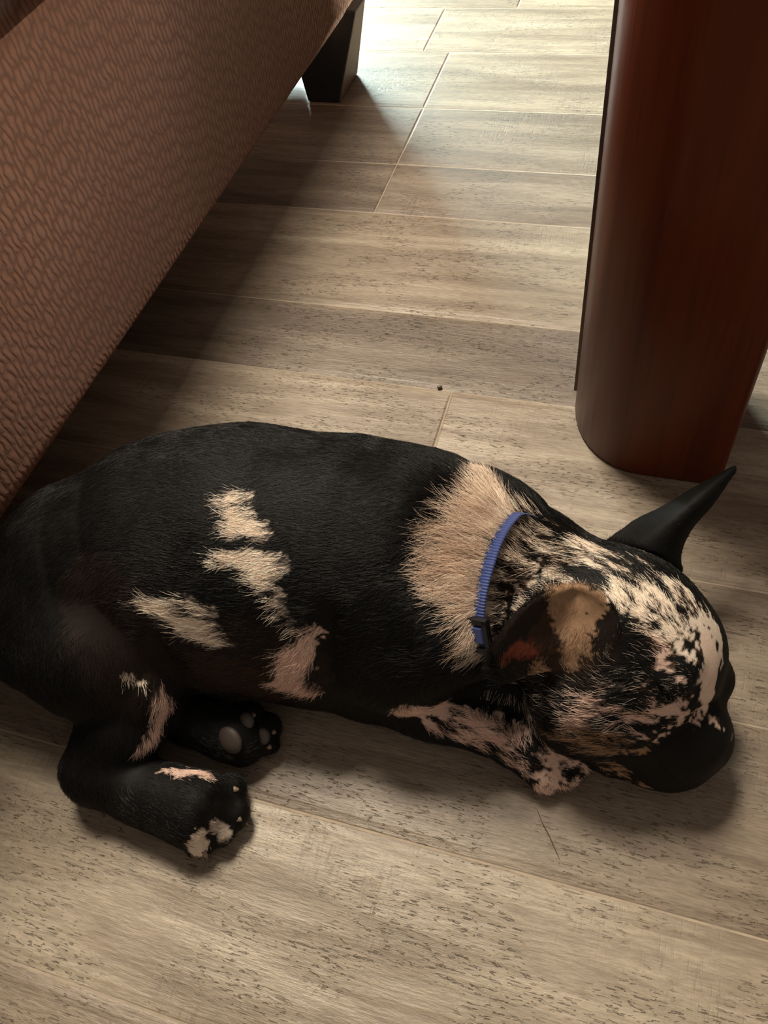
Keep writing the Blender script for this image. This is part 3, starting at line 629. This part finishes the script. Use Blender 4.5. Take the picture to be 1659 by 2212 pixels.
# fur: one hair after another, lying along the coat
NH = 230000
tri = np.concatenate([DQ[:, [0, 1, 2]], DQ[:, [0, 2, 3]]])
A_ = DV[tri[:, 0]]; B_ = DV[tri[:, 1]]; C_ = DV[tri[:, 2]]
ar = np.linalg.norm(np.cross(B_-A_, C_-A_), axis=1)
ar *= np.where((A_[:, 2] < .012) & (DN[tri[:, 0], 2] < -.6), 0, 1)
pick = rng.choice(len(tri), NH, p=ar/ar.sum())
u = rng.random(NH); v = rng.random(NH); fl_ = u+v > 1; u[fl_] = 1-u[fl_]; v[fl_] = 1-v[fl_]
hp = A_[pick]+u[:, None]*(B_-A_)[pick]+v[:, None]*(C_-A_)[pick]
hn = DN[tri[pick, 0]]*(1-u-v)[:, None]+DN[tri[pick, 1]]*u[:, None]+DN[tri[pick, 2]]*v[:, None]; hn /= np.linalg.norm(hn, axis=1)[:, None]
keep = np.ones(NH, bool)
for c, r in BARE: keep &= np.linalg.norm(hp-np.array(c), axis=1) > r
hp = hp[keep]; hn = hn[keep]; NH = len(hp)
hd, hl, hk = flow_at(hp, hn)
hs = np.cross(hn, hd)
wave = (vnoise(hp*70, 11)-.5)*.9+rng.normal(0, .16, NH)
hd = hd*np.cos(wave)[:, None]+hs*np.sin(wave)[:, None]
hl = hl*(.7+.55*rng.random(NH)); hk = hk*(.5+.9*rng.random(NH))
sh = .0045*(vnoise(hp*330, 21)-.5)*2+rng.normal(0, .0011, NH)
sh = np.where(hl > .009, sh*1.5, np.where(hl > .006, sh, sh*.3))
hc = coat_at(hp+hd*sh[:, None], hn)*(.78+.45*rng.random(NH))[:, None]*(.68+.75*vnoise(hp*430, 23))[:, None]
ruff = np.clip((hl-.012)/.003, 0, 1)*(vnoise(hp*150+hd*3, 41)*.6+.4*vnoise(hp*420, 42))
hc *= (1-ruff[:, None]*np.array([.58, .70, .78])[None]); hc = np.clip(hc, .003, .95)
for c, r, pr_ in GREYING:
    m = (np.linalg.norm(hp-np.array(c), axis=1) < r*(.6+.7*vnoise(hp*160, 31))) & (rng.random(NH) < pr_*vnoise(hp*260, 33)*1.6) & (hc.max(1) < .08)
    hc[m] = COAT_RGB[GREY]*(.5+.7*rng.random(m.sum()))[:, None]
K = 5
pos = np.zeros((NH, K, 3), np.float32)
bend = rng.normal(0, .18, NH)
for k in range(K):
    t = k/(K-1)
    pos[:, k] = hp+hd*(hl*t)[:, None]+hs*(hl*bend*t*t)[:, None]+hn*(hl*hk*(1.25*t-.55*t*t))[:, None]-hn*.0003
pos[:, :, 2] = np.maximum(pos[:, :, 2], .0006)
cu = bpy.data.hair_curves.new('fur'); cu.add_curves([K]*NH)
cu.attributes['position'].data.foreach_set('vector', pos.reshape(-1))
ra = cu.attributes.get('radius') or cu.attributes.new('radius', 'FLOAT', 'POINT')
rad = np.where(hl > .0055, .000105, .00007)[:, None]*np.array([1, 1, .9, .65, .2])[None]
ra.data.foreach_set('value', rad.astype(np.float32).ravel())
ca = cu.attributes.new('coat', 'FLOAT_COLOR', 'CURVE'); ca.data.foreach_set('color', np.c_[hc, np.ones(NH)].astype(np.float32).ravel())
cu.materials.append(M_FUR)
fur = bpy.data.objects.new('fur', cu); COL.objects.link(fur); fur.parent = pup; fur['kind'] = 'stuff'

# bare parts: nose, pads, claws
M_NOSE = plain('black_nose_leather', (.012, .010, .009), .38, Specular_IOR_Level=.5)
M_PAD = plain('grey_paw_pad', (.052, .039, .031), .6)
M_CLAW = plain('horn_claw', (.20, .14, .09), .35)
def sdf_ob(name, build, lo, hi, h, mat):
    f = Field(lo, hi, h); build(f); a, b = f.mesh(); a = smooth(a, b, 2)
    return mesh_ob(name, a, b, mat, pup)
NC = V3(0.0916,0.2098,0.0500)
def nose(f):
    L_ = np.cross(HU, HF); L_ /= np.linalg.norm(L_); F_ = HF/np.linalg.norm(HF); U_ = np.cross(F_, L_)
    f.ell(NC, (.0075, .0125, .0085), HF, HU, .002)
    for sgn in (-1, 1):
        f.chain([(NC+F_*.0085+L_*.0045*sgn-U_*.001, .0022), (NC+F_*.004+L_*.0060*sgn-U_*.001, .0018), (NC+F_*.004+L_*.0105*sgn+U_*.001, .0010)], .0015, True)
    f.chain([(NC+F_*.0085-U_*.002, .0009), (NC+F_*.0085-U_*.010, .0010)], .001, True)
sdf_ob('nose', nose, NC-.02, NC+.02, .0008, M_NOSE)
for c, rad, up in PADS:
    c = V3(*c); sdf_ob('paw_pad', lambda f: f.ell(c, rad, (.9, -.3, 0), up, .001), c-.02, c+.02, .001, M_PAD)
for a, b, c in CLAWS:
    V, Fc = tube([a, b, c], [.0019, .0014, .0004], 8); mesh_ob('claw', V, Fc, M_CLAW, pup)

# ------------------------------------------------------------------ collar
q0, q1, q2 = [V3(*p) for p in COLLAR_PTS]
nrm = np.cross(q1-q0, q2-q0); nrm /= np.linalg.norm(nrm)
if nrm[0] < 0: nrm = -nrm
cen = V3(*COLLAR_CEN); cen -= nrm*((cen-q1)@nrm)
ex = q1-cen; ex /= np.linalg.norm(ex); ey = np.cross(nrm, ex)
NA = 120
rr = np.zeros(NA)
for i in range(NA):
    a = 2*math.pi*i/NA; dr = ex*math.cos(a)+ey*math.sin(a)
    for r in np.arange(.02, .12, .0008):
        ix = np.round((cen+dr*r-DF.lo)/DF.h).astype(int)
        if np.any(ix < 0) or np.any(ix >= DF.n) or DF.g[tuple(ix)] > 0 or (cen+dr*r)[2] < .004: break
    rr[i] = r
med = np.median(rr); rr = np.minimum(rr, med*1.22)
for _ in range(14): rr = .5*rr+.25*(np.roll(rr, 1)+np.roll(rr, -1))
ang = 2*np.pi*np.arange(NA)/NA; ang = (ang+np.pi) % (2*np.pi)-np.pi
P2 = q2-cen; a2 = math.atan2(P2@ey, P2@ex); P0 = q0-cen; a0 = math.atan2(P0@ey, P0@ex)
lo_, hi_ = min(a0, a2), max(a0, a2)
sunk = np.maximum(np.clip((lo_+.06-ang)/.20, 0, 1), np.clip((ang-hi_-.12)/.2, 0, 1))
dep = np.where((ang > hi_) == (a2 > a0), .013, .0085)
sunk *= np.clip((2.3-np.abs(ang))/.3, 0, 1)
rr += .0006-dep*sunk
ring = np.array([cen+(ex*math.cos(2*math.pi*i/NA)+ey*math.sin(2*math.pi*i/NA))*rr[i] for i in range(NA)])
ring[:, 2] = np.maximum(ring[:, 2], .004)
def strap_section(i, wid, th):
    t = ring[(i+1) % NA]-ring[i-1]; t /= np.linalg.norm(t)
    o = ring[i]-cen; o -= nrm*(o@nrm); o /= np.linalg.norm(o)
    c = ring[i]
    return [c+nrm*wid*a+o*th*b for a, b in ((-.5, 0), (-.46, 1), (-.2, 1.25), (.2, 1.25), (.46, 1), (.5, 0), (.46, -.6), (-.46, -.6))]
def webbing():
    s = Nodes('blue_nylon_webbing')
    uv = s.n('ShaderNodeAttribute', attribute_name='along').outputs['Fac']
    p = s.n('ShaderNodeTexCoord').outputs['Object']
    st = s.math('MULTIPLY', s.math('ADD', s.math('SINE', s.math('MULTIPLY', uv, 2*math.pi/.0018)), 1.), .5)
    c = s.mix(st, (.008, .018, .085), (.024, .052, .235))
    c = s.mix(s.math('MULTIPLY', s.noise(p, 700., 2.), .3), c, (.03, .055, .23))
    return s.bsdf(c, .62, s.bump(st, .6, .0006), Sheen_Weight=.2)
M_WEB = webbing(); M_BUCK = plain('black_buckle_plastic', (.012, .012, .013), .35)
col_root = tag(empty('dog_collar', tuple(cen)), "blue nylon collar with a black slide around the sleeping puppy's neck", 'collar')
WID = .0135
V, Fc = loft([strap_section(i, WID, .0009) for i in range(NA)]+[strap_section(0, WID, .0009)], cap=False)
st = mesh_ob('strap', V, Fc, M_WEB, col_root)
cum = np.concatenate([[0], np.cumsum(np.linalg.norm(np.roll(ring, -1, 0)-ring, axis=1))])
al = st.data.attributes.new('along', 'FLOAT', 'POINT'); al.data.foreach_set('value', np.repeat(cum, 8).astype(np.float32))
bi = int(np.argmin(np.linalg.norm(ring-q2, axis=1)))
bc = ring[bi]; bt = ring[(bi+2) % NA]-ring[bi-2]; bt /= np.linalg.norm(bt); bo = bc-cen; bo -= nrm*(bo@nrm); bo -= bt*(bo@bt); bo /= np.linalg.norm(bo)
def bar(ca, cb, ha, hb, z=.0028, name='bar'):
    """rounded bar of a slide centred at (along, across) with half sizes"""
    V = []; m = 0
    for zz, k in ((-.0010, .9), (-.0002, 1.), (z*.6, 1.), (z, .72)):
        for sa, sb in ((-1, -1), (1, -1), (1, 1), (-1, 1)):
            V.append(bc+bt*(ca+sa*(ha-(1-k)*.0012))+nrm*(cb+sb*(hb-(1-k)*.0012))+bo*zz)
    Fc = [(4*i+j, 4*i+(j+1) % 4, 4*i+4+(j+1) % 4, 4*i+4+j) for i in range(3) for j in range(4)]+[(12, 13, 14, 15), (3, 2, 1, 0)]
    return V, Fc
bk = None
SV, SF = [], []
for ca, cb, ha, hb in ((-.0095, 0, .0019, .0102), (.0095, 0, .0019, .0102), (0, -.0086, .0108, .0018), (0, .0086, .0108, .0018)):
    V, Fc = bar(ca, cb, ha, hb); k = len(SV); SV += V; SF += [tuple(i+k for i in f) for f in Fc]
bk = mesh_ob('slide_buckle', SV, SF, M_BUCK, col_root, smooth=False)
V, Fc = bar(-.0010, 0, .0050, .0066, .0034); lp = mesh_ob('strap_loop', V, Fc, M_WEB, col_root, smooth=False); lp['label'] = 'blue strap folded over the slide bar'

# ------------------------------------------------------------------ bits on the floor
hb = tag(mesh_ob('hair_strand', *tube([(-0.0071,0.1545,0.0006), (-0.0022,0.1466,0.0010), (0.0034,0.1399,0.0006), (0.0077,0.1334,0.0010), (0.0118,0.1278,0.0005)], [.0001, .00028, .00036, .00028, .0001], 6), M_STRIP),
         'single dark hair lying on the plank in front of the sleeping puppy', 'hair')
cb = Field((-.09, .44, -.001), (-.05, .49, .008), .0006); cc = V3(-0.1610,0.5116,0.0016); 
cb = Field(cc-.006, cc+.006, .0005); cb.ell(cc, (.0022, .0016, .0015), (1, .4, 0), (0, 0, 1), .001); cb.ell(cc+V3(.0014, .0008, -.0002), (.0013, .0012, .0012), (1, 0, 0), (0, 0, 1), .001)
a, b = cb.mesh(); tag(mesh_ob('crumb', a, b, M_STRIP), 'tiny dark crumb on the floor behind the puppy beside a plank joint', 'crumb')
